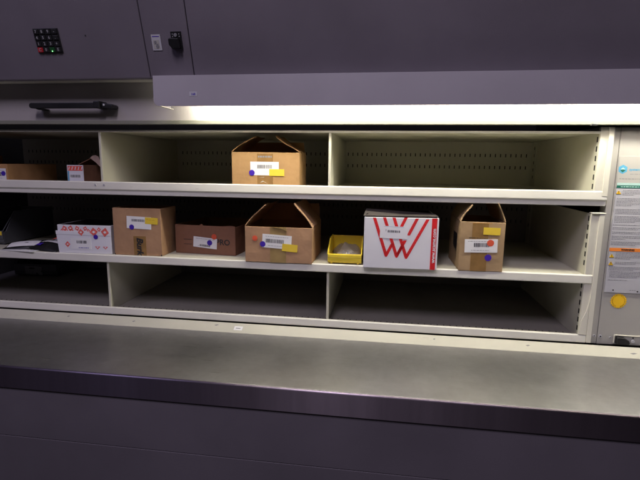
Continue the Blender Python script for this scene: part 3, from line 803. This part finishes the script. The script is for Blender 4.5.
# ------------------------------------------------------------ packets on the middle shelf
GP = 'plastic packets lying on the middle shelf'
def packet(label, loc, rot, w_, d, hgt, seed, lab):
    o_ = pouch('packet', w_, d, hgt, M_BLACK, seed); o_.location = loc; o_.rotation_euler = rot
    o_['label'] = label; o_['category'] = 'packet'; o_['group'] = GP
    for (x0, x1, y0, y1, m) in lab:
        mb = MB(); n = 6; i = mb.mi(m); g = []
        for a in range(n+1):
            u = x0+(x1-x0)*a/n; row = []
            for b_ in range(4):
                v = y0+(y1-y0)*b_/3; uu, vv = u/w_+.5, v/d+.5
                e = max(0, math.sin(math.pi*uu)*math.sin(math.pi*vv))**.45 if 0 < uu < 1 and 0 < vv < 1 else 0
                row.append(mb.bm.verts.new((u, v, hgt*e+.0032)))
            g.append(row)
        for a in range(n):
            for b_ in range(3): mb.bm.faces.new((g[a][b_], g[a+1][b_], g[a+1][b_+1], g[a][b_+1])).material_index = i
        l = mb.build('label', o_); s_ = l.modifiers.new('t', 'SOLIDIFY'); s_.thickness = .0006
    return o_
packet('black packet with a white label, left of the packet with the blue mark', (-1.090, .070, FB+.008), (R_(9), R_(-2), .30), .150, .085, .013, 1, [(-.060, .040, -.034, .006, M_WHITE)])
packet('black packet with a white edge and a blue mark, nearest the white diamond box', (-.998, .060, FB+.008), (R_(9), R_(3), -.22), .125, .078, .014, 2, [(-.050, .052, .006, .030, M_WHITE), (-.040, -.018, -.026, -.010, M_PURP)])
packet('black packet with a grey card and pink tip, behind the other two', (-.990, .135, FB+.012), (R_(14), R_(2), -.10), .125, .085, .016, 3, [(-.035, .052, -.025, .030, M_INKG), (-.055, -.036, -.010, .012, M_PINK)])
mb = MB(); plate(mb, (-.075, -.02, 0), (.060, -.030, 0), (.062, .0, .0), (-.07, .018, 0), .0008, M_WHITE)
sl = mb.build('paper_slip'); sl.location = (-1.075, .022, FB+.0012); sl['label'] = 'thin white paper slip at the front edge of the middle shelf under the packets'; sl['category'] = 'paper'

# ------------------------------------------------------------ instruction placard on the column
pl = thing('instruction_placard', 'tall instruction placard with green and orange bars on the right-hand column', 'sign', (.8588, .0112, -.3435))
pl.scale = (1.02, 1, 1.02)
o = .336; PX = -.845
def q(x): return x+PX
mb = MB().box(q(.782)+.0195, q(.905), -.0022, 0, -.3085+o, -.010+o, M_PLAC)
mb.prism([(q(.8005),-.0097+o),(q(.905),-.0097+o),(q(.905),.076+o),(q(.8005),.076+o)], 'y', -.0018, 0, M_COLM)
mb.build('board', pl, .0005)
# layout measured on the board: x from .800 to .903
def L_(x0, x1, z, h_, m, y=-.0022): return (x0, x1, z, h_, m, y)
mb = MB()
hx, hz, hr = .8125, .0405, .0125
mb.prism([(q(hx)+hr*math.cos(math.pi/6+math.pi/3*k), hz+o+hr*math.sin(math.pi/6+math.pi/3*k)) for k in range(6)], 'y', -.0022, -.0018, M_BLUE)
mb.prism([(q(hx)-.006, hz+.0005+o), (q(hx), hz+.005+o), (q(hx)+.006, hz+.0005+o), (q(hx), hz-.001+o)], 'y', -.0026, -.0021, M_TEALP)
mb.prism([(q(hx)-.007, hz-.003+o), (q(hx), hz+.001+o-.001), (q(hx)+.007, hz-.003+o), (q(hx), hz-.008+o)], 'y', -.0026, -.0021, M_GRN)
mb.build('logo', pl)
mb = MB(); mb.text('system', .0098, Matrix.Translation((q(.8425), -.0020, hz-.0005+o)), M_BLUE, .0003); mb.text('engineer', .0098, Matrix.Translation((q(.8815), -.0020, hz-.0010+o)), M_INK, .0006)
dashes(mb, q(.832), q(.902), .0270+o, -.0018, .0010, M_INKG, 2); dashes(mb, q(.806), q(.902), .0140+o, -.0018, .0014, M_INKG, 3)
mb.build('heading', pl)
mb = MB().box(q(.8022), q(.905), -.0026, -.0018, -.0030+o, .0035+o, M_TEALP); mb.box(q(.8022), q(.905), -.0028, -.0018, -.0105+o, -.0032+o, M_GRN)
dashes(mb, q(.812), q(.900), -.0080+o, -.0028, .0022, M_TEALP, 7); mb.build('green_bar', pl)
def tri(mb, x, z, s):
    mb.prism([(q(x)-s, z-s*.8+o), (q(x)+s, z-s*.8+o), (q(x), z+s*.9+o)], 'y', -.0026, -.0021, M_SUN)
    mb.box(q(x)-s*.12, q(x)+s*.12, -.0029, -.0025, z-s*.15+o, z+s*.5+o, M_INK); mb.box(q(x)-s*.12, q(x)+s*.12, -.0029, -.0025, z-s*.55+o, z-s*.32+o, M_INK)
    mb.box(q(x)-s, q(x)+s, -.0028, -.0021, z-s*.95+o, z-s*.8+o, M_INK)
mb = MB(); tri(mb, .8085, -.022, .0062); mb.build('warning_symbol', pl)
rnd = random.Random(9)
def para(zs, x0, x1, step=.0042, n=3):
    mb = MB(); z = zs
    for k in range(n):
        xe = x1 if k < n-1 else x0+(x1-x0)*rnd.uniform(.35, .95)
        x = x0
        while x < xe:
            w2 = rnd.uniform(.0015, .0065); mb.box(q(x), q(min(x+w2, xe)), -.0025, -.0021, z+o, z+.0013+o, M_INKG); x += w2+rnd.uniform(.0010, .0016)
        z -= step
    mb.build('paragraph', pl)
para(-.0180, .819, .899, .0040, 4)
for zs, n, ind in ((-.0400, 6, .806), (-.0700, 4, .806), (-.0900, 5, .806), (-.1140, 1, .804), (-.1220, 2, .804), (-.1340, 2, .804), (-.1460, 3, .804), (-.1620, 3, .804)):
    para(zs, ind, .901, .0040, n)
mb = MB().box(q(.8022), q(.900), -.0028, -.0021, -.1880+o, -.1785+o, M_WARN); mb.text('WARNING', .0072, Matrix.Translation((q(.850), -.0030, -.1833+o)), M_INK, .0003); mb.build('orange_bar', pl)
for z in (-.2010, -.2230):
    mb = MB(); tri(mb, .8100, z, .0062); mb.build('warning_symbol', pl)
para(-.1935, .820, .899, .0040, 5); para(-.2200, .820, .896, .0042, 2); para(-.2340, .806, .899, .0040, 3); para(-.2470, .810, .893, .0040, 5); para(-.2720, .808, .872, .0040, 1)
for x in (.8245, .889):
    mb = MB().cyl((q(x), -.0022, -.3010+o+(.0 if x < .85 else -.0015)), 'y', .0022, -.0006, M_INK, 10); mb.build('rivet', pl)
mb = MB(); dashes(mb, q(.868), q(.884), -.3000+o, -.0022, .0012, M_INKG, 4); mb.build('footer_print', pl)

st = MB().cyl((.8572, .0112, -.3405), 'y', .0205, -.0006, M_SUN, 40)
for k in range(22):
    if k in (5, 6, 16, 17): continue
    a = 2*math.pi*k/22; x, z = .8572+.0168*math.cos(a), -.3405+.0168*math.sin(a)
    st.cyl((x, .0106, z), 'y', .0014, -.0003, M_SUND, 6)
for k in range(20):
    a = 2*math.pi*(k+.5)/20; x, z = .8572+.0214*math.cos(a), -.3405+.0214*math.sin(a); st.cyl((x, .0112, z), 'y', .0016, -.0005, M_SUN, 6)
st = st.build('round_sticker'); st['label'] = 'round amber sticker with a scalloped rim below the instruction placard'; st['category'] = 'sticker'
